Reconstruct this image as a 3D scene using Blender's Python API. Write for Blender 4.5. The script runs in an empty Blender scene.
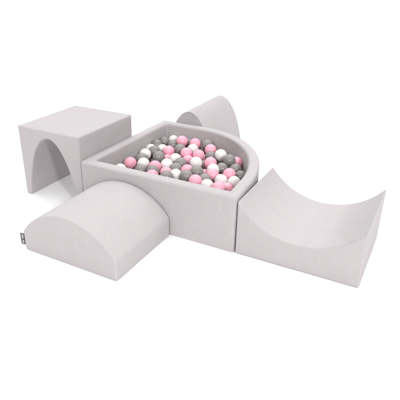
import bpy, bmesh, math, random
from mathutils import Vector, noise

random.seed(7)
S = bpy.context.scene
COL = S.collection

# ------------------------------------------------------------------ helpers
def link(name, bm, mat, parent=None, smooth=True):
    me = bpy.data.meshes.new(name)
    bm.normal_update()
    bm.to_mesh(me)
    bm.free()
    if smooth:
        for p in me.polygons:
            p.use_smooth = True
    me.materials.append(mat)
    o = bpy.data.objects.new(name, me)
    COL.objects.link(o)
    if parent:
        o.parent = parent
    return o

def tag(o, label=None, cat=None, group=None, kind=None):
    for k, v in (("label", label), ("category", cat), ("group", group), ("kind", kind)):
        if v:
            o[k] = v
    return o

def empty(name, loc, label, cat, group=None):
    o = bpy.data.objects.new(name, None)
    o.empty_display_size = 0.05
    o.location = loc
    COL.objects.link(o)
    return tag(o, label, cat, group)

def soften(o, width, seg=4, angle=38):
    b = o.modifiers.new("edge", "BEVEL")
    b.width = width
    b.segments = seg
    b.limit_method = "ANGLE"
    b.angle_limit = math.radians(angle)
    b.use_clamp_overlap = True
    b.harden_normals = False
    w = o.modifiers.new("normals", "WEIGHTED_NORMAL")
    w.keep_sharp = False
    w.weight = 60

def lumps(bm, amp, scale, seed, keep_base=True):
    """slight unevenness of foam under a loose cover"""
    off = Vector((seed * 3.1, seed * 1.7, seed * 0.9))
    bm.normal_update()
    mv = []
    for v in bm.verts:
        if keep_base and v.co.z < 0.002:
            continue
        if any(len(e.link_faces) == 2 and e.calc_face_angle(0) > 0.6 for e in v.link_edges):
            continue                                  # sewn edges stay put, the faces between them swell
        n = noise.noise(v.co * scale + off) + 0.45 * noise.noise(v.co * scale * 2.7 + off)
        mv.append((v, v.normal * (amp * n)))
    for v, d in mv:
        v.co += d

def resample(pts, n):
    seg = [0.0]
    for a, b in zip(pts, pts[1:]):
        seg.append(seg[-1] + math.dist(a, b))
    out = []
    j = 0
    for i in range(n):
        t = seg[-1] * i / (n - 1)
        while j < len(seg) - 2 and seg[j + 1] < t:
            j += 1
        f = (t - seg[j]) / max(1e-9, seg[j + 1] - seg[j])
        out.append((pts[j][0] + f * (pts[j + 1][0] - pts[j][0]), pts[j][1] + f * (pts[j + 1][1] - pts[j][1])))
    return out

def prism(top, bottom, depth, rows, steps):
    """Solid between two curves (lists of (x,z), same length, same direction) run back along y; caps are gridded."""
    bm = bmesh.new()
    n = len(top)
    def cap(y):
        g = []
        for r in range(rows + 1):
            t = r / rows
            g.append([bm.verts.new((b[0] + (a[0] - b[0]) * t, y, b[1] + (a[1] - b[1]) * t)) for a, b in zip(top, bottom)])
        return g
    f, k = cap(0.0), cap(depth)
    for r in range(rows):
        for i in range(n - 1):
            for g, flip in ((f, False), (k, True)):
                q = [g[r][i], g[r][i + 1], g[r + 1][i + 1], g[r + 1][i]]
                if len({tuple(round(c, 6) for c in v.co) for v in q}) < 3:
                    continue
                bm.faces.new(q[::-1] if flip else q)
    def loop(g):
        return [g[0][i] for i in range(n)] + [g[r][n - 1] for r in range(1, rows + 1)] + \
               [g[rows][i] for i in range(n - 2, -1, -1)] + [g[r][0] for r in range(rows - 1, 0, -1)]
    la, lb = loop(f), loop(k)
    rings = [la]
    for s in range(1, steps):
        t = s / steps
        rings.append([bm.verts.new(a.co.lerp(b.co, t)) for a, b in zip(la, lb)])
    rings.append(lb)
    m = len(la)
    for a, b in zip(rings, rings[1:]):
        for i in range(m):
            j = (i + 1) % m
            bm.faces.new((a[i], b[i], b[j], a[j]))
    bmesh.ops.remove_doubles(bm, verts=bm.verts, dist=1e-5)
    bmesh.ops.recalc_face_normals(bm, faces=bm.faces)
    return bm

def tube(bm, pts, rad, sides=6, closed=False):
    pts = [Vector(p) for p in pts]
    rings = []
    n = len(pts)
    for i, p in enumerate(pts):
        a = pts[i - 1] if (i > 0 or closed) else p
        b = pts[(i + 1) % n] if (i < n - 1 or closed) else p
        d = (b - a).normalized()
        u = d.orthogonal().normalized() if abs(d.y) > 0.9 else d.cross(Vector((0, 1, 0))).normalized()
        w = d.cross(u)
        rings.append([bm.verts.new(p + (u * math.cos(q) + w * math.sin(q)) * rad) for q in (2 * math.pi * k / sides for k in range(sides))])
    rng = range(n) if closed else range(n - 1)
    for i in rng:
        a, b = rings[i], rings[(i + 1) % n]
        for k in range(sides):
            bm.faces.new((a[k], a[(k + 1) % sides], b[(k + 1) % sides], b[k]))
    if not closed:
        bm.faces.new(rings[0][::-1])
        bm.faces.new(rings[-1])

# ---------------------------------------------------------------- materials
def new_mat(name):
    m = bpy.data.materials.new(name)
    m.use_nodes = True
    nt = m.node_tree
    return m, nt, nt.nodes["Principled BSDF"]

def fabric(name, base):
    """short-pile light grey knit: fine melange flecks, soft mottling, pile bump and a sheen"""
    m, nt, p = new_mat(name)
    N, L = nt.nodes.new, nt.links.new
    tc = N("ShaderNodeTexCoord")
    def nz(scale, detail, rough, vec=None):
        t = N("ShaderNodeTexNoise")
        t.inputs["Scale"].default_value = scale
        t.inputs["Detail"].default_value = detail
        t.inputs["Roughness"].default_value = rough
        L(vec or tc.outputs["Object"], t.inputs["Vector"])
        return t
    def ramp(src, a, b, lo, hi):
        r = N("ShaderNodeMapRange")
        r.inputs["From Min"].default_value = a
        r.inputs["From Max"].default_value = b
        r.inputs["To Min"].default_value = lo
        r.inputs["To Max"].default_value = hi
        L(src, r.inputs["Value"])
        return r.outputs["Result"]
    def mul(a, b):
        x = N("ShaderNodeMath")
        x.operation = "MULTIPLY"
        L(a, x.inputs[0])
        L(b, x.inputs[1])
        return x.outputs[0]
    fine = nz(420, 3, 0.7)
    mid = nz(95, 3, 0.65)
    big = nz(9, 4, 0.6)
    hue = nz(26, 3, 0.6)
    val = mul(mul(ramp(fine.outputs["Fac"], 0.3, 0.7, 0.88, 1.09), ramp(mid.outputs["Fac"], 0.3, 0.7, 0.97, 1.025)),
              ramp(big.outputs["Fac"], 0.3, 0.7, 0.985, 1.012))
    mix = N("ShaderNodeMix")
    mix.data_type = "RGBA"
    mix.inputs[6].default_value = (*[base[0] * 1.0, base[1] * 1.006, base[2] * 1.004], 1)
    mix.inputs[7].default_value = (*[base[0] * 1.008, base[1] * 0.992, base[2] * 0.996], 1)
    L(ramp(hue.outputs["Fac"], 0.35, 0.65, 0, 1), mix.inputs[0])
    sc = N("ShaderNodeVectorMath")
    sc.operation = "SCALE"
    L(mix.outputs[2], sc.inputs[0])
    L(val, sc.inputs["Scale"])
    L(sc.outputs[0], p.inputs["Base Color"])
    p.inputs["Roughness"].default_value = 0.92
    p.inputs["Specular IOR Level"].default_value = 0.15
    p.inputs["Sheen Weight"].default_value = 0.18
    p.inputs["Sheen Roughness"].default_value = 0.45
    b1 = N("ShaderNodeBump")
    b1.inputs["Strength"].default_value = 0.35
    b1.inputs["Distance"].default_value = 0.002
    L(fine.outputs["Fac"], b1.inputs["Height"])
    b2 = N("ShaderNodeBump")
    b2.inputs["Strength"].default_value = 0.35
    b2.inputs["Distance"].default_value = 0.006
    L(nz(22, 3, 0.55).outputs["Fac"], b2.inputs["Height"])
    L(b1.outputs["Normal"], b2.inputs["Normal"])
    L(b2.outputs["Normal"], p.inputs["Normal"])
    return m

def plastic(name, base, rough=0.3, sss=0.0):
    m, nt, p = new_mat(name)
    N, L = nt.nodes.new, nt.links.new
    oi = N("ShaderNodeObjectInfo")
    hsv = N("ShaderNodeHueSaturation")
    hsv.inputs["Color"].default_value = (*base, 1)
    mr = N("ShaderNodeMapRange")
    mr.inputs["To Min"].default_value = 0.93
    mr.inputs["To Max"].default_value = 1.06
    L(oi.outputs["Random"], mr.inputs["Value"])
    L(mr.outputs["Result"], hsv.inputs["Value"])
    L(hsv.outputs["Color"], p.inputs["Base Color"])
    tc = N("ShaderNodeTexCoord")
    t = N("ShaderNodeTexNoise")
    t.inputs["Scale"].default_value = 60
    L(tc.outputs["Object"], t.inputs["Vector"])
    r = N("ShaderNodeMapRange")
    r.inputs["To Min"].default_value = rough - 0.06
    r.inputs["To Max"].default_value = rough + 0.1
    L(t.outputs["Fac"], r.inputs["Value"])
    L(r.outputs["Result"], p.inputs["Roughness"])
    p.inputs["Specular IOR Level"].default_value = 0.5
    if sss:
        p.inputs["Subsurface Weight"].default_value = sss
        p.inputs["Subsurface Radius"].default_value = (1.0, 0.6, 0.5)
        p.inputs["Subsurface Scale"].default_value = 0.006
    b = N("ShaderNodeBump")
    b.inputs["Strength"].default_value = 0.06
    b.inputs["Distance"].default_value = 0.004
    t2 = N("ShaderNodeTexNoise")
    t2.inputs["Scale"].default_value = 38
    L(tc.outputs["Object"], t2.inputs["Vector"])
    L(t2.outputs["Fac"], b.inputs["Height"])
    L(b.outputs["Normal"], p.inputs["Normal"])
    return m

FAB = fabric("light_grey_fabric", (0.45, 0.4235, 0.429))
M_BALL = {"p": plastic("pink_plastic", (0.79, 0.365, 0.46), 0.19, 0.15),
          "w": plastic("white_plastic", (0.69, 0.668, 0.657), 0.2, 0.15),
          "g": plastic("grey_plastic", (0.23, 0.215, 0.211), 0.18)}
M_TAG, _, _p = new_mat("charcoal_woven_tag")
_p.inputs["Base Color"].default_value = (0.075, 0.07, 0.07, 1)
_p.inputs["Roughness"].default_value = 0.8
M_INK, _, _p = new_mat("pale_tag_thread")
_p.inputs["Base Color"].default_value = (0.5, 0.48, 0.48, 1)
_p.inputs["Roughness"].default_value = 0.8
M_FLOOR, _nt, _p = new_mat("white_studio_paper")
_t = _nt.nodes.new("ShaderNodeTexNoise")
_t.inputs["Scale"].default_value = 3.0
_r = _nt.nodes.new("ShaderNodeMapRange")
_r.inputs["To Min"].default_value = 0.89
_r.inputs["To Max"].default_value = 0.91
_nt.links.new(_t.outputs["Fac"], _r.inputs["Value"])
_c = _nt.nodes.new("ShaderNodeCombineColor")
for _k in range(3):
    _nt.links.new(_r.outputs["Result"], _c.inputs[_k])
_nt.links.new(_c.outputs["Color"], _p.inputs["Base Color"])
_p.inputs["Roughness"].default_value = 1.0
_p.inputs["Specular IOR Level"].default_value = 0.0

# ------------------------------------------------------------------ setting
bm = bmesh.new()
bmesh.ops.create_grid(bm, x_segments=8, y_segments=8, size=70)
fl = link("floor", bm, M_FLOOR)
fl.location = (-20, 32, 0)
fl.scale = (0.5, 0.5, 1)
fl.rotation_euler.z = 0.5129
fl.location = Vector((1.6135, -1.8032, 0)) + Vector((-0.4907, 0.8713, 0)) * 33.5
tag(fl, "seamless white studio floor under the foam play set", "floor", kind="structure")

# ----------------------------------------------------------------- ball pit
W, D, H, TH = 0.90, 0.867, 0.2926, 0.058
pit = empty("ball_pit", (0, 0, 0), "light grey foam ball pit with one rounded corner, filled with small balls", "ball pit")

def plan(inset):
    pts = []
    def line(a, b, n):
        for i in range(n):
            t = i / n
            pts.append((a[0] + (b[0] - a[0]) * t, a[1] + (b[1] - a[1]) * t))
    i = inset
    cx, cy = 0.305, 0.15                              # the big rounded corner, a little longer one way
    ra, rb = W - 0.007 - cx - i, D - cy - i
    line((i, i), (W - i, i), 24)
    line((W - i, i), (cx + ra, cy), 6)
    for k in range(36):
        a = math.pi / 2 * k / 36
        pts.append((cx + ra * math.cos(a), cy + rb * math.sin(a)))
    line((cx, D - i), (i, D - i), 6)
    line((i, D - i), (i, i), 24)
    return pts

bm = bmesh.new()
po, pi_ = plan(0), plan(TH)
rows = []
for k in range(9):
    rows.append([(x, y, H * k / 8) for x, y in po])
for k in range(1, 3):
    t = k / 2
    rows.append([(a[0] + (b[0] - a[0]) * t, a[1] + (b[1] - a[1]) * t, H) for a, b in zip(po, pi_)])
for k in range(1, 9):
    rows.append([(x, y, H - (H - 0.03) * k / 8) for x, y in pi_])
rv = [[bm.verts.new(c) for c in r] for r in rows]
n = len(po)
for a, b in zip(rv, rv[1:]):
    for i in range(n):
        j = (i + 1) % n
        bm.faces.new((a[i], a[j], b[j], b[i]))
bmesh.ops.recalc_face_normals(bm, faces=bm.faces)
lumps(bm, 0.0034, 6.0, 2)
wall = link("padded_wall", bm, FAB, pit)
soften(wall, 0.016, 5, 50)
bm = bmesh.new()
pb = plan(TH - 0.004)
f = bm.faces.new([bm.verts.new((x, y, 0.05)) for x, y in pb])
g = bmesh.ops.extrude_face_region(bm, geom=[f])
for v in g["geom"]:
    if isinstance(v, bmesh.types.BMVert):
        v.co.z = 0.004
bmesh.ops.recalc_face_normals(bm, faces=bm.faces)
link("base_pad", bm, FAB, pit, smooth=False)
# seams down the three square corners of the cover
for (x, y) in ((0.0045, 0.0045), (W - 0.0045, 0.0045), (0.0045, D - 0.0045)):
    bm = bmesh.new()
    tube(bm, [(x, y, 0.004 + (H - 0.02) * k / 8) for k in range(9)], 0.0018)
    link("corner_seam", bm, FAB, pit)

# -------------------------------------------------------------- foam blocks
def seam(parent, curve, depth, ins=0.0033):
    for y in (ins, depth - ins):
        bm = bmesh.new()
        tube(bm, [(x, y, z) for x, z in curve], 0.0013)
        link("seam", bm, FAB, parent)

def inward(curve, c, d):
    out = []
    for x, z in curve:
        v = Vector((c[0] - x, c[1] - z))
        v.normalize()
        out.append((x + v.x * d, z + v.y * d))
    return out

# domed cushion (front)
SW, SD, SH, SZ = 0.537, 0.452, 0.100, 0.238
def dome(n=41):
    h = SW / 2
    s = SZ - SH
    R = (h * h + s * s) / (2 * s)
    a0 = math.asin(h / R)
    return [(h + R * math.sin(-a0 + 2 * a0 * i / (n - 1)), SZ - R + R * math.cos(-a0 + 2 * a0 * i / (n - 1))) for i in range(n)]
dm = dome()
bot = [(SW * i / 40, 0.0) for i in range(41)]
cushion = empty("domed_cushion", (0.018, -0.4585, 0), "low domed foam cushion with a small dark tag, against the pit's front wall", "foam block", "light grey foam play blocks")
bm = prism(dm, bot, SD, 5, 18)
lumps(bm, 0.0032, 7.0, 5)
c = link("cover", bm, FAB, cushion)
soften(c, 0.012, 4, 30)
seam(cushion, inward(dm[1:-1], (SW / 2, 0.05), 0.0036), SD)
# woven tag sewn in the front left edge
bm = bmesh.new()
ny, nz_ = 5, 8
def tagsheet(off):
    g = []
    for i in range(ny):
        row = []
        for j in range(nz_):
            u, v = i / (ny - 1), j / (nz_ - 1)
            row.append(bm.verts.new((0.003 - 0.026 * u, 0.012 - 0.010 * u - 0.004 * math.sin(u * 3) + off, 0.022 + 0.060 * v + 0.003 * u)))
        g.append(row)
    return g
A, B = tagsheet(0.0), tagsheet(0.0016)
for i in range(ny - 1):
    for j in range(nz_ - 1):
        bm.faces.new((A[i][j], A[i][j + 1], A[i + 1][j + 1], A[i + 1][j]))
        bm.faces.new((B[i][j], B[i + 1][j], B[i + 1][j + 1], B[i][j + 1]))
def rim(p, q):
    for k in range(len(p) - 1):
        bm.faces.new((p[k], q[k], q[k + 1], p[k + 1]))
rim(A[0], B[0]); rim(B[-1], A[-1])
rim([r[0] for r in A][::-1], [r[0] for r in B][::-1]); rim([r[-1] for r in A], [r[-1] for r in B])
bmesh.ops.recalc_face_normals(bm, faces=bm.faces)
tg = link("tag", bm, M_TAG, cushion)
tg["label"] = "charcoal woven tag with pale lettering"
# the pale marks on it: two short words running up the tag, too small to read
bm = bmesh.new()
def mark(u0, v0, u1, v1):
    def P(u, v, o):
        return (0.003 - 0.026 * u, 0.012 - 0.010 * u - 0.004 * math.sin(u * 3) + o, 0.022 + 0.060 * v + 0.003 * u)
    du, dv = u1 - u0, v1 - v0
    l = math.hypot(du * 0.026, dv * 0.060)
    nu, nv = -dv * 0.060 / l * 0.0011 / 0.026, du * 0.026 / l * 0.0011 / 0.060
    q = [(u0 + nu, v0 + nv), (u1 + nu, v1 + nv), (u1 - nu, v1 - nv), (u0 - nu, v0 - nv)]
    fr = [bm.verts.new(P(a, b, -0.0006)) for a, b in q]
    bk = [bm.verts.new(P(a, b, 0.0004)) for a, b in q]
    bm.faces.new(fr); bm.faces.new(bk[::-1])
    for k in range(4):
        bm.faces.new((fr[k], bk[k], bk[(k + 1) % 4], fr[(k + 1) % 4]))
for v0, ua, ub in ((0.10, .40, .66), (0.145, .36, .70), (0.19, .50, .72), (0.235, .34, .62), (0.28, .42, .70), (0.33, .36, .58),
                   (0.375, .46, .70), (0.55, .36, .70), (0.595, .48, .62), (0.64, .34, .66), (0.69, .40, .72), (0.735, .36, .54),
                   (0.78, .44, .70), (0.825, .38, .66), (0.87, .36, .70)):
    mark(ua, v0, ub, v0 + 0.012)
bmesh.ops.recalc_face_normals(bm, faces=bm.faces)
link("lettering", bm, M_INK, tg, smooth=False)

# concave slide (right)
RW, RD, RH, RM = 0.564, 0.478, 0.275, 0.129
s = RH - RM
R = ((RW / 2) ** 2 + s * s) / (2 * s)
a0 = math.asin(RW / 2 / R)
cv = [(RW / 2 + R * math.sin(-a0 + 2 * a0 * i / 44), RM + R - R * math.cos(-a0 + 2 * a0 * i / 44)) for i in range(45)]
bot = [(RW * i / 44, 0.0) for i in range(45)]
ramp_o = empty("scooped_block", (0.9045, 0.002, 0), "foam block with a deep scooped top standing right of the ball pit", "foam block", "light grey foam play blocks")
bm = prism(cv, bot, RD, 6, 18)
lumps(bm, 0.003, 7.0, 9)
c = link("cover", bm, FAB, ramp_o)
soften(c, 0.009, 4)
seam(ramp_o, [(x, z - 0.0034) for x, z in cv[2:-2]], RD)

# arched tunnel (left, behind)
TW, TD, THT = 0.437, 0.495, 0.4206
AH, AW, AC = 0.374, 0.178, 0.216
def arch(n, aw, ah, c):
    pts = []
    for i in range(n):
        t = math.pi * i / (n - 1)
        q = abs(math.sin(t)) ** 1.15
        z = ah * q
        hw = aw * max(0.0, 1 - (z / ah) ** 1.5) ** 0.5
        pts.append((c - hw if t < math.pi / 2 else c + hw, z))
    return resample(pts, n)
inner = arch(61, AW, AH, AC)
outer = [(0, 0), (0, THT), (TW, THT), (TW, 0)]
seg_a = resample([outer[0], outer[1]], 21)[:-1]
seg_b = resample([outer[1], outer[2]], 21)[:-1]
seg_c = resample([outer[2], outer[3]], 21)
outer = seg_a + seg_b + seg_c
tunnel = empty("tunnel_block", (-0.0035 - TW, 0.004, 0), "tall square foam block with an arched tunnel through it, left of the pit", "foam block", "light grey foam play blocks")
bm = prism(outer, inner, TD, 4, 18)
lumps(bm, 0.0034, 6.0, 13)
c = link("cover", bm, FAB, tunnel)
soften(c, 0.014, 5)
seam(tunnel, inward(seg_a[1:] + seg_b + seg_c[:-1], (TW / 2, THT / 2), 0.0045), TD)
seam(tunnel, [(AC + (x - AC) * 1.028, z * 1.0125) for x, z in inner[1:-1]], TD)

# tall arched block (behind the pit)
top = arch(61, 0.177, 0.371, 0.177)
bot = [(0.354 * i / 60, 0.0) for i in range(61)]
arch_o = empty("arched_block", (0.012, 0.8765, 0), "tall rounded foam block, the shape of the tunnel's opening, behind the pit's back wall", "foam block", "light grey foam play blocks")
bm = prism(top, bot, TD, 6, 18)
lumps(bm, 0.0022, 7.0, 21)
c = link("cover", bm, FAB, arch_o)
soften(c, 0.010, 4)
seam(arch_o, inward(top, (0.177, 0.15), 0.0034), TD)

# -------------------------------------------------------------------- balls
BR = 0.0362
def ball_mesh(name, mat):
    bm = bmesh.new()
    # lathe: a blow-moulded ball with its thin parting ridge and a small filling point
    prof = [(180.0, 0.985), (176, 0.985), (174, 1.0)] + [(174 - 8 * k, 1.0) for k in range(1, 10)] + \
           [(92.6, 1.0), (91.2, 0.997), (90.6, 1.009), (89.4, 1.009), (88.8, 0.997), (87.4, 1.0)] + [(78 - 8 * k, 1.0) for k in range(0, 10)] + [(0, 1.0)]
    ns = 40
    rings = []
    for a, r in prof:
        z, q = BR * r * math.cos(math.radians(a)), BR * r * math.sin(math.radians(a))
        if q < 1e-6:
            rings.append([bm.verts.new((0, 0, z))])
        else:
            rings.append([bm.verts.new((q * math.cos(6.283185 * k / ns), q * math.sin(6.283185 * k / ns), z)) for k in range(ns)])
    for a, b in zip(rings, rings[1:]):
        for k in range(ns):
            j = (k + 1) % ns
            f = [a[k % len(a)], a[j % len(a)], b[j % len(b)], b[k % len(b)]]
            bm.faces.new(list(dict.fromkeys(f)))
    bmesh.ops.recalc_face_normals(bm, faces=bm.faces)
    me = bpy.data.meshes.new(name)
    bm.to_mesh(me)
    bm.free()
    for p in me.polygons:
        p.use_smooth = True
    me.materials.append(mat)
    return me
KIND = {"p": "pink", "w": "white", "g": "grey"}
BALL = {k: ball_mesh(KIND[k] + "_ball", M_BALL[k]) for k in KIND}
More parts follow.
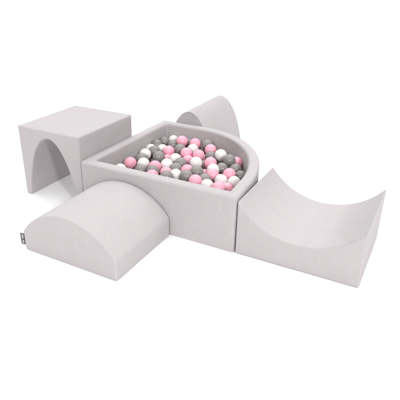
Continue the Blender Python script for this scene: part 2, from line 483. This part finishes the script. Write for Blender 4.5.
BALLS = [
    (0.1316, 0.2735, 0.2104, "p", "glossy pink ball, the leftmost pink one in the pit, against the left wall"),
    (0.1374, 0.1678, 0.2087, "w", "glossy white ball, the leftmost white one in the pit, at the front rim"),
    (0.2008, 0.3052, 0.2095, "w", "white ball amid the pile, white neighbour above"),
    (0.1263, 0.4391, 0.2079, "w", "white ball against the left wall, white neighbour above"),
    (0.0912, 0.5549, 0.1957, "w", "rightmost of the white balls with a white neighbour below"),
    (0.0912, 0.6268, 0.2031, "g", "grey ball against the left wall, white neighbour left"),
    (0.0939, 0.7143, 0.1975, "g", "grey ball against the left wall, grey neighbour left"),
    (0.1476, 0.3702, 0.2064, "g", "grey ball against the left wall, white neighbour lower right, white neighbour upper right"),
    (0.2319, 0.4218, 0.2167, "g", "grey ball amid the pile, white neighbour above, white neighbour lower right"),
    (0.149, 0.5078, 0.209, "g", "grey ball amid the pile, white neighbour right, grey neighbour below"),
    (0.2887, 0.2881, 0.2146, "p", "leftmost of the pink balls amid the pile"),
    (0.2271, 0.2388, 0.1981, "g", "grey ball at the front rim, white neighbour above"),
    (0.3167, 0.2214, 0.2156, "g", "grey ball at the front rim, pink neighbour below"),
    (0.1534, 0.5913, 0.1921, "w", "white ball amid the pile, pink neighbour right, grey neighbour left"),
    (0.3308, 0.347, 0.2137, "w", "white ball amid the pile, pink neighbour left, white neighbour upper right"),
    (0.1263, 0.7788, 0.193, "w", "glossy white ball, the farthest back white one in the pit, against the left wall"),
    (0.2266, 0.7136, 0.2242, "p", "pink ball along the rounded wall, grey neighbour right, grey neighbour below"),
    (0.1648, 0.7048, 0.1882, "g", "grey ball amid the pile, grey neighbour lower right, grey neighbour upper left"),
    (0.2739, 0.6019, 0.2126, "g", "grey ball, pink neighbour above, pink neighbour lower right, grey neighbour upper left"),
    (0.2252, 0.5486, 0.2093, "p", "pink ball amid the pile, grey neighbour right, pink neighbour below"),
    (0.3477, 0.5462, 0.219, "p", "pink ball amid the pile, pink neighbour below, pink neighbour lower right"),
    (0.3123, 0.7281, 0.2177, "p", "leftmost of the pink balls along the rounded wall, white neighbour below"),
    (0.3317, 0.66, 0.2037, "w", "white ball amid the pile, pink neighbour above, pink neighbour lower right"),
    (0.2393, 0.7787, 0.1931, "g", "grey ball along the rounded wall, pink neighbour below"),
    (0.428, 0.5488, 0.2206, "p", "pink ball amid the pile, pink neighbour left, white neighbour upper left"),
    (0.333, 0.4428, 0.215, "w", "white ball, pink neighbour left, grey neighbour below, white neighbour lower left"),
    (0.391, 0.3997, 0.2147, "g", "leftmost of the grey balls with a pink neighbour lower right, a white neighbour upper left"),
    (0.3948, 0.4804, 0.203, "p", "pink ball amid the pile, pink neighbour below, pink neighbour above"),
    (0.4743, 0.4275, 0.2247, "w", "white ball amid the pile, grey neighbour below, pink neighbour above"),
    (0.251, 0.489, 0.1773, "p", "pink ball amid the pile, white neighbour below, pink neighbour above"),
    (0.3915, 0.7436, 0.2177, "g", "grey ball along the rounded wall, pink neighbour lower right"),
    (0.4409, 0.6857, 0.2131, "p", "pink ball along the rounded wall, grey neighbour below, white neighbour lower right"),
    (0.3454, 0.7672, 0.1671, "g", "grey ball, white neighbour left, grey neighbour lower right, pink neighbour lower left"),
    (0.4813, 0.6065, 0.2015, "g", "grey ball amid the pile, white neighbour right, grey neighbour upper left"),
    (0.548, 0.5992, 0.228, "w", "white ball along the rounded wall"),
    (0.5439, 0.4722, 0.2217, "p", "pink ball, grey neighbour right, grey neighbour above, white neighbour upper right"),
    (0.6293, 0.5394, 0.2319, "g", "grey ball along the rounded wall, white neighbour upper left"),
    (0.5421, 0.3066, 0.2273, "g", "grey ball, pink neighbour below, white neighbour above, grey neighbour upper right"),
    (0.5886, 0.4121, 0.2109, "w", "white ball amid the pile, pink neighbour below, grey neighbour upper right"),
    (0.6123, 0.4785, 0.1986, "g", "grey ball, white neighbour left, white neighbour below, pink neighbour lower right"),
    (0.6491, 0.5992, 0.1998, "p", "glossy pink ball, the rightmost pink one in the pit, along the rounded wall"),
    (0.5224, 0.6517, 0.1627, "g", "grey ball amid the pile, white neighbour above, white neighbour lower left"),
    (0.683, 0.505, 0.1972, "g", "grey ball along the rounded wall, pink neighbour above"),
    (0.6165, 0.3462, 0.211, "p", "pink ball amid the pile, white neighbour below, white neighbour above"),
    (0.6971, 0.3878, 0.2155, "p", "pink ball along the rounded wall, grey neighbour upper right"),
    (0.7435, 0.4383, 0.1922, "g", "glossy grey ball, the rightmost grey one in the pit, along the rounded wall"),
    (0.753, 0.3226, 0.2052, "w", "glossy white ball, the rightmost white one in the pit, at the front rim"),
    (0.6812, 0.3154, 0.2038, "w", "white ball amid the pile, white neighbour right, white neighbour lower left"),
    (0.7255, 0.1878, 0.2219, "p", "pink ball at the front rim, pink neighbour right"),
    (0.7416, 0.2523, 0.1935, "p", "pink ball at the front rim, pink neighbour left"),
    (0.6551, 0.2018, 0.2139, "w", "rightmost of the white balls at the front rim, pink neighbour left"),
    (0.6045, 0.2756, 0.2075, "g", "rightmost of the grey balls amid the pile, pink neighbour upper right"),
    (0.5345, 0.422, 0.1642, "p", "rightmost of the pink balls amid the pile, grey neighbour below"),
    (0.3763, 0.2607, 0.2041, "p", "pink ball amid the pile, grey neighbour below, white neighbour above"),
    (0.4293, 0.1763, 0.2235, "g", "grey ball at the front rim, white neighbour right"),
    (0.4464, 0.2454, 0.2112, "w", "white ball at the front rim, grey neighbour right"),
    (0.4004, 0.3285, 0.208, "g", "grey ball amid the pile, white neighbour below, white neighbour above"),
    (0.5167, 0.2353, 0.2244, "g", "grey ball at the front rim, pink neighbour lower right"),
    (0.4722, 0.3268, 0.2138, "p", "pink ball amid the pile, grey neighbour right, pink neighbour above"),
    (0.5836, 0.2083, 0.2219, "p", "pink ball at the front rim, grey neighbour left"),
    (0.5498, 0.3384, 0.1628, "g", "grey ball low in the pit, out of sight under others or behind the rim"),
    (0.4825, 0.5144, 0.1771, "g", "grey ball amid the pile, white neighbour right, pink neighbour upper right"),
    (0.3511, 0.1579, 0.2197, "p", "leftmost of the pink balls at the front rim"),
    (0.4955, 0.2736, 0.1665, "p", "pink ball low in the pit, out of sight under others or behind the rim"),
    (0.2142, 0.6316, 0.1659, "g", "mostly hidden grey ball amid the pile, pink neighbour left"),
    (0.4253, 0.6289, 0.1619, "p", "mostly hidden pink ball amid the pile, grey neighbour below"),
    (0.1061, 0.4999, 0.1514, "g", "mostly hidden grey ball amid the pile, grey neighbour below"),
    (0.6364, 0.2583, 0.1407, "g", "grey ball low in the pit, out of sight under others or behind the rim"),
    (0.5023, 0.5751, 0.1248, "g", "grey ball low in the pit, out of sight under others or behind the rim"),
    (0.0912, 0.392, 0.0862, "w", "white ball low in the pit, out of sight under others or behind the rim"),
    (0.0912, 0.3356, 0.1292, "g", "mostly hidden grey ball against the left wall"),
    (0.6498, 0.3182, 0.0862, "g", "grey ball low in the pit, out of sight under others or behind the rim"),
    (0.3725, 0.3855, 0.1372, "g", "grey ball low in the pit, out of sight under others or behind the rim"),
    (0.1474, 0.3779, 0.1299, "p", "pink ball low in the pit, out of sight under others or behind the rim"),
    (0.3078, 0.4162, 0.1369, "p", "pink ball low in the pit, out of sight under others or behind the rim"),
    (0.6336, 0.1676, 0.145, "w", "white ball low in the pit, out of sight under others or behind the rim"),
    (0.4213, 0.1659, 0.1438, "p", "pink ball low in the pit, out of sight under others or behind the rim"),
    (0.4377, 0.3029, 0.1364, "w", "white ball low in the pit, out of sight under others or behind the rim"),
    (0.1694, 0.4674, 0.1433, "g", "leftmost of the grey balls amid the pile"),
    (0.0912, 0.1744, 0.1476, "w", "white ball low in the pit, out of sight under others or behind the rim"),
    (0.0912, 0.6252, 0.0862, "p", "pink ball low in the pit, out of sight under others or behind the rim"),
    (0.3877, 0.2294, 0.1419, "g", "grey ball low in the pit, out of sight under others or behind the rim"),
    (0.329, 0.7703, 0.0862, "p", "pink ball low in the pit, out of sight under others or behind the rim"),
    (0.2039, 0.1774, 0.1418, "w", "white ball low in the pit, out of sight under others or behind the rim"),
    (0.5217, 0.3803, 0.0862, "w", "white ball low in the pit, out of sight under others or behind the rim"),
    (0.5787, 0.662, 0.0862, "p", "pink ball low in the pit, out of sight under others or behind the rim"),
    (0.3456, 0.1718, 0.144, "w", "white ball low in the pit, out of sight under others or behind the rim"),
    (0.2736, 0.1994, 0.1249, "g", "grey ball low in the pit, out of sight under others or behind the rim"),
    (0.2019, 0.5489, 0.0862, "p", "pink ball low in the pit, out of sight under others or behind the rim"),
    (0.3024, 0.5538, 0.1412, "g", "grey ball low in the pit, out of sight under others or behind the rim"),
    (0.1493, 0.1319, 0.142, "g", "grey ball low in the pit, out of sight under others or behind the rim"),
    (0.1491, 0.5034, 0.0862, "w", "white ball low in the pit, out of sight under others or behind the rim"),
    (0.2156, 0.2183, 0.0862, "w", "white ball low in the pit, out of sight under others or behind the rim"),
    (0.5609, 0.5924, 0.0862, "p", "pink ball low in the pit, out of sight under others or behind the rim"),
    (0.4612, 0.3442, 0.0862, "w", "white ball low in the pit, out of sight under others or behind the rim"),
    (0.3692, 0.3027, 0.1448, "p", "pink ball low in the pit, out of sight under others or behind the rim"),
    (0.3253, 0.5915, 0.0862, "g", "grey ball low in the pit, out of sight under others or behind the rim"),
    (0.5061, 0.6344, 0.0862, "w", "white ball low in the pit, out of sight under others or behind the rim"),
    (0.4279, 0.7439, 0.1479, "p", "pink ball low in the pit, out of sight under others or behind the rim"),
    (0.419, 0.401, 0.0862, "g", "grey ball low in the pit, out of sight under others or behind the rim"),
    (0.3817, 0.6327, 0.0862, "g", "grey ball low in the pit, out of sight under others or behind the rim"),
    (0.4829, 0.2064, 0.1246, "p", "pink ball low in the pit, out of sight under others or behind the rim"),
    (0.3448, 0.4777, 0.1404, "g", "grey ball low in the pit, out of sight under others or behind the rim"),
    (0.431, 0.5581, 0.1433, "p", "pink ball low in the pit, out of sight under others or behind the rim"),
    (0.5696, 0.5477, 0.1415, "g", "grey ball low in the pit, out of sight under others or behind the rim"),
    (0.3063, 0.3342, 0.144, "g", "mostly hidden grey ball along the rounded wall"),
    (0.3192, 0.2523, 0.1396, "p", "pink ball low in the pit, out of sight under others or behind the rim"),
    (0.3977, 0.4924, 0.0862, "w", "white ball low in the pit, out of sight under others or behind the rim"),
    (0.7105, 0.3637, 0.0862, "w", "white ball low in the pit, out of sight under others or behind the rim"),
    (0.2306, 0.4326, 0.1381, "w", "white ball low in the pit, out of sight under others or behind the rim"),
    (0.0912, 0.4283, 0.1465, "w", "mostly hidden white ball amid the pile, pink neighbour left"),
    (0.2662, 0.3292, 0.0862, "g", "grey ball low in the pit, out of sight under others or behind the rim"),
    (0.1836, 0.2607, 0.1459, "g", "grey ball low in the pit, out of sight under others or behind the rim"),
    (0.5841, 0.345, 0.0862, "w", "white ball low in the pit, out of sight under others or behind the rim"),
    (0.4676, 0.2648, 0.0862, "g", "grey ball low in the pit, out of sight under others or behind the rim"),
    (0.1698, 0.4263, 0.0862, "p", "pink ball low in the pit, out of sight under others or behind the rim"),
    (0.5725, 0.2009, 0.1301, "p", "pink ball low in the pit, out of sight under others or behind the rim"),
    (0.5235, 0.3088, 0.0862, "w", "white ball low in the pit, out of sight under others or behind the rim"),
    (0.5321, 0.5249, 0.0862, "g", "grey ball low in the pit, out of sight under others or behind the rim"),
    (0.2408, 0.3621, 0.1443, "p", "pink ball low in the pit, out of sight under others or behind the rim"),
    (0.1514, 0.2463, 0.0862, "w", "white ball low in the pit, out of sight under others or behind the rim"),
    (0.2947, 0.656, 0.0862, "g", "grey ball low in the pit, out of sight under others or behind the rim"),
    (0.0912, 0.4643, 0.0862, "p", "pink ball low in the pit, out of sight under others or behind the rim"),
    (0.6628, 0.4959, 0.0862, "g", "grey ball low in the pit, out of sight under others or behind the rim"),
    (0.2323, 0.7788, 0.0862, "p", "pink ball low in the pit, out of sight under others or behind the rim"),
    (0.6951, 0.2015, 0.1282, "w", "white ball low in the pit, out of sight under others or behind the rim"),
    (0.4732, 0.4048, 0.1308, "w", "white ball low in the pit, out of sight under others or behind the rim"),
    (0.2019, 0.3619, 0.0862, "g", "grey ball low in the pit, out of sight under others or behind the rim"),
    (0.6318, 0.6166, 0.0862, "p", "pink ball low in the pit, out of sight under others or behind the rim"),
    (0.1624, 0.7788, 0.0862, "g", "grey ball low in the pit, out of sight under others or behind the rim"),
    (0.2462, 0.6852, 0.1324, "g", "mostly hidden grey ball amid the pile, pink neighbour upper right"),
    (0.0912, 0.21, 0.0862, "w", "white ball low in the pit, out of sight under others or behind the rim"),
    (0.4596, 0.7313, 0.0862, "p", "pink ball low in the pit, out of sight under others or behind the rim"),
    (0.2492, 0.2905, 0.1441, "w", "white ball low in the pit, out of sight under others or behind the rim"),
    (0.6282, 0.2124, 0.0862, "w", "white ball low in the pit, out of sight under others or behind the rim"),
    (0.7386, 0.3006, 0.0862, "p", "pink ball low in the pit, out of sight under others or behind the rim"),
    (0.41, 0.4471, 0.1387, "p", "pink ball low in the pit, out of sight under others or behind the rim"),
    (0.0912, 0.7792, 0.0862, "p", "pink ball low in the pit, out of sight under others or behind the rim"),
    (0.646, 0.3546, 0.147, "w", "mostly hidden white ball amid the pile, white neighbour left"),
    (0.0912, 0.2463, 0.1472, "g", "grey ball low in the pit, out of sight under others or behind the rim"),
    (0.2006, 0.7161, 0.0862, "w", "white ball low in the pit, out of sight under others or behind the rim"),
    (0.314, 0.7067, 0.1435, "p", "mostly hidden pink ball amid the pile, pink neighbour lower left"),
    (0.7441, 0.2302, 0.0862, "p", "pink ball low in the pit, out of sight under others or behind the rim"),
    (0.3534, 0.6977, 0.0862, "p", "pink ball low in the pit, out of sight under others or behind the rim"),
    (0.6345, 0.4443, 0.1253, "w", "white ball low in the pit, out of sight under others or behind the rim"),
    (0.1468, 0.669, 0.0862, "w", "white ball low in the pit, out of sight under others or behind the rim"),
    (0.4607, 0.5282, 0.0862, "p", "pink ball low in the pit, out of sight under others or behind the rim"),
    (0.3339, 0.5203, 0.0862, "g", "grey ball low in the pit, out of sight under others or behind the rim"),
    (0.5334, 0.2385, 0.0862, "g", "grey ball low in the pit, out of sight under others or behind the rim"),
    (0.2167, 0.4787, 0.0862, "w", "white ball low in the pit, out of sight under others or behind the rim"),
    (0.2814, 0.7765, 0.1358, "w", "white ball low in the pit, out of sight under others or behind the rim"),
    (0.3961, 0.2714, 0.0862, "g", "grey ball low in the pit, out of sight under others or behind the rim"),
    (0.5639, 0.2697, 0.1467, "w", "white ball low in the pit, out of sight under others or behind the rim"),
    (0.5819, 0.4152, 0.0862, "p", "pink ball low in the pit, out of sight under others or behind the rim"),
    (0.3891, 0.562, 0.0862, "w", "white ball low in the pit, out of sight under others or behind the rim"),
    (0.1457, 0.3218, 0.0862, "p", "pink ball low in the pit, out of sight under others or behind the rim"),
    (0.5903, 0.4838, 0.0862, "w", "white ball low in the pit, out of sight under others or behind the rim"),
    (0.2083, 0.2895, 0.0862, "g", "grey ball low in the pit, out of sight under others or behind the rim"),
]
KEY, FILL, TOP, AMB, EXPO = 210.0, 200.0, 2.6, 0.20, -0.01

for x, y, z, k, lab in BALLS:
    o = bpy.data.objects.new(KIND[k] + "_ball", BALL[k])
    o.location = (x, y, z)
    o.rotation_euler = (random.uniform(0, 6.28), random.uniform(0, 6.28), random.uniform(0, 6.28))
    s_ = random.uniform(0.985, 1.0)
    o.scale = (s_, s_, s_ * random.uniform(0.985, 1.0))
    COL.objects.link(o)
    tag(o, lab, "ball", KIND[k] + (" balls buried low in the pit" if "out of sight" in lab else " plastic balls in the pit"))

# ------------------------------------------------------------------- camera
cd = bpy.data.cameras.new("camera")
cam = bpy.data.objects.new("camera", cd)
COL.objects.link(cam)
cd.sensor_width = 36
cd.lens = 477.717 / 400 * 36
cd.shift_x = (200 - 177.915) / 400
cd.shift_y = -(200 - 188.5755) / 400
cd.clip_end = 100
cam.location = (1.6135, -1.8032, 1.2315)
cam.rotation_euler = (math.pi / 2 - 0.4359, 0, 0.5129)
S.camera = cam

# ----------------------------------------------------------------- lighting
def area(name, loc, aim, size, power, size_y=None, col=(1, 1, 1)):
    d = bpy.data.lights.new(name, "AREA")
    d.energy = power
    d.size = size
    d.color = col
    if size_y:
        d.shape = "RECTANGLE"
        d.size_y = size_y
    o = bpy.data.objects.new(name, d)
    o.location = loc
    o.rotation_euler = (Vector(aim) - Vector(loc)).to_track_quat("-Z", "Y").to_euler()
    COL.objects.link(o)
    return o
T = (0.45, 0.25, 0.2)
fw = Vector((-0.4907, 0.8713, 0))
rt = Vector((0.8713, 0.4907, 0))
base = Vector((1.6135, -1.8032, 0))
for k in (-1, 1):
    area("flash_head", base - fw * 6.0 + rt * (3.4 * k) + Vector((0, 0, 5.2)), T, 0.9, KEY * (2.1 if k > 0 else 1.0))
area("added_fill_light", base - fw * 9.0 + Vector((0, 0, 3.2)), T, 5.0, FILL, 3.0)  # unseen frontal lamp, added to lift the tunnel and pit interiors
# added world gradient, lighting the set as a soft dome: brightest overhead, dimmer towards the sides
w = bpy.data.worlds.new("World")
S.world = w
w.use_nodes = True
wn, wl = w.node_tree.nodes, w.node_tree.links
tc = wn.new("ShaderNodeTexCoord")
sx = wn.new("ShaderNodeVectorMath"); sx.operation = "DOT_PRODUCT"
sx.inputs[1].default_value = (-0.18, 0.31, 0.933)      # brightest a little behind the set
wl.new(tc.outputs["Generated"], sx.inputs[0])
mx = wn.new("ShaderNodeMath"); mx.operation = "MAXIMUM"; mx.inputs[1].default_value = 0
wl.new(sx.outputs["Value"], mx.inputs[0])
pw = wn.new("ShaderNodeMath"); pw.operation = "POWER"; pw.inputs[1].default_value = 2
wl.new(mx.outputs[0], pw.inputs[0])
ma = wn.new("ShaderNodeMath"); ma.operation = "MULTIPLY_ADD"
ma.inputs[1].default_value = TOP
ma.inputs[2].default_value = AMB
wl.new(pw.outputs[0], ma.inputs[0])
bgn = wn["Background"]
bgn.inputs["Color"].default_value = (1, 1, 1, 1)
wl.new(ma.outputs[0], bgn.inputs["Strength"])
S.view_settings.view_transform = "Standard"
S.view_settings.look = "None"
S.view_settings.exposure = EXPO
S.view_settings.gamma = 1
S.cycles.max_bounces = 10
S.cycles.diffuse_bounces = 6
S.cycles.use_denoising = True
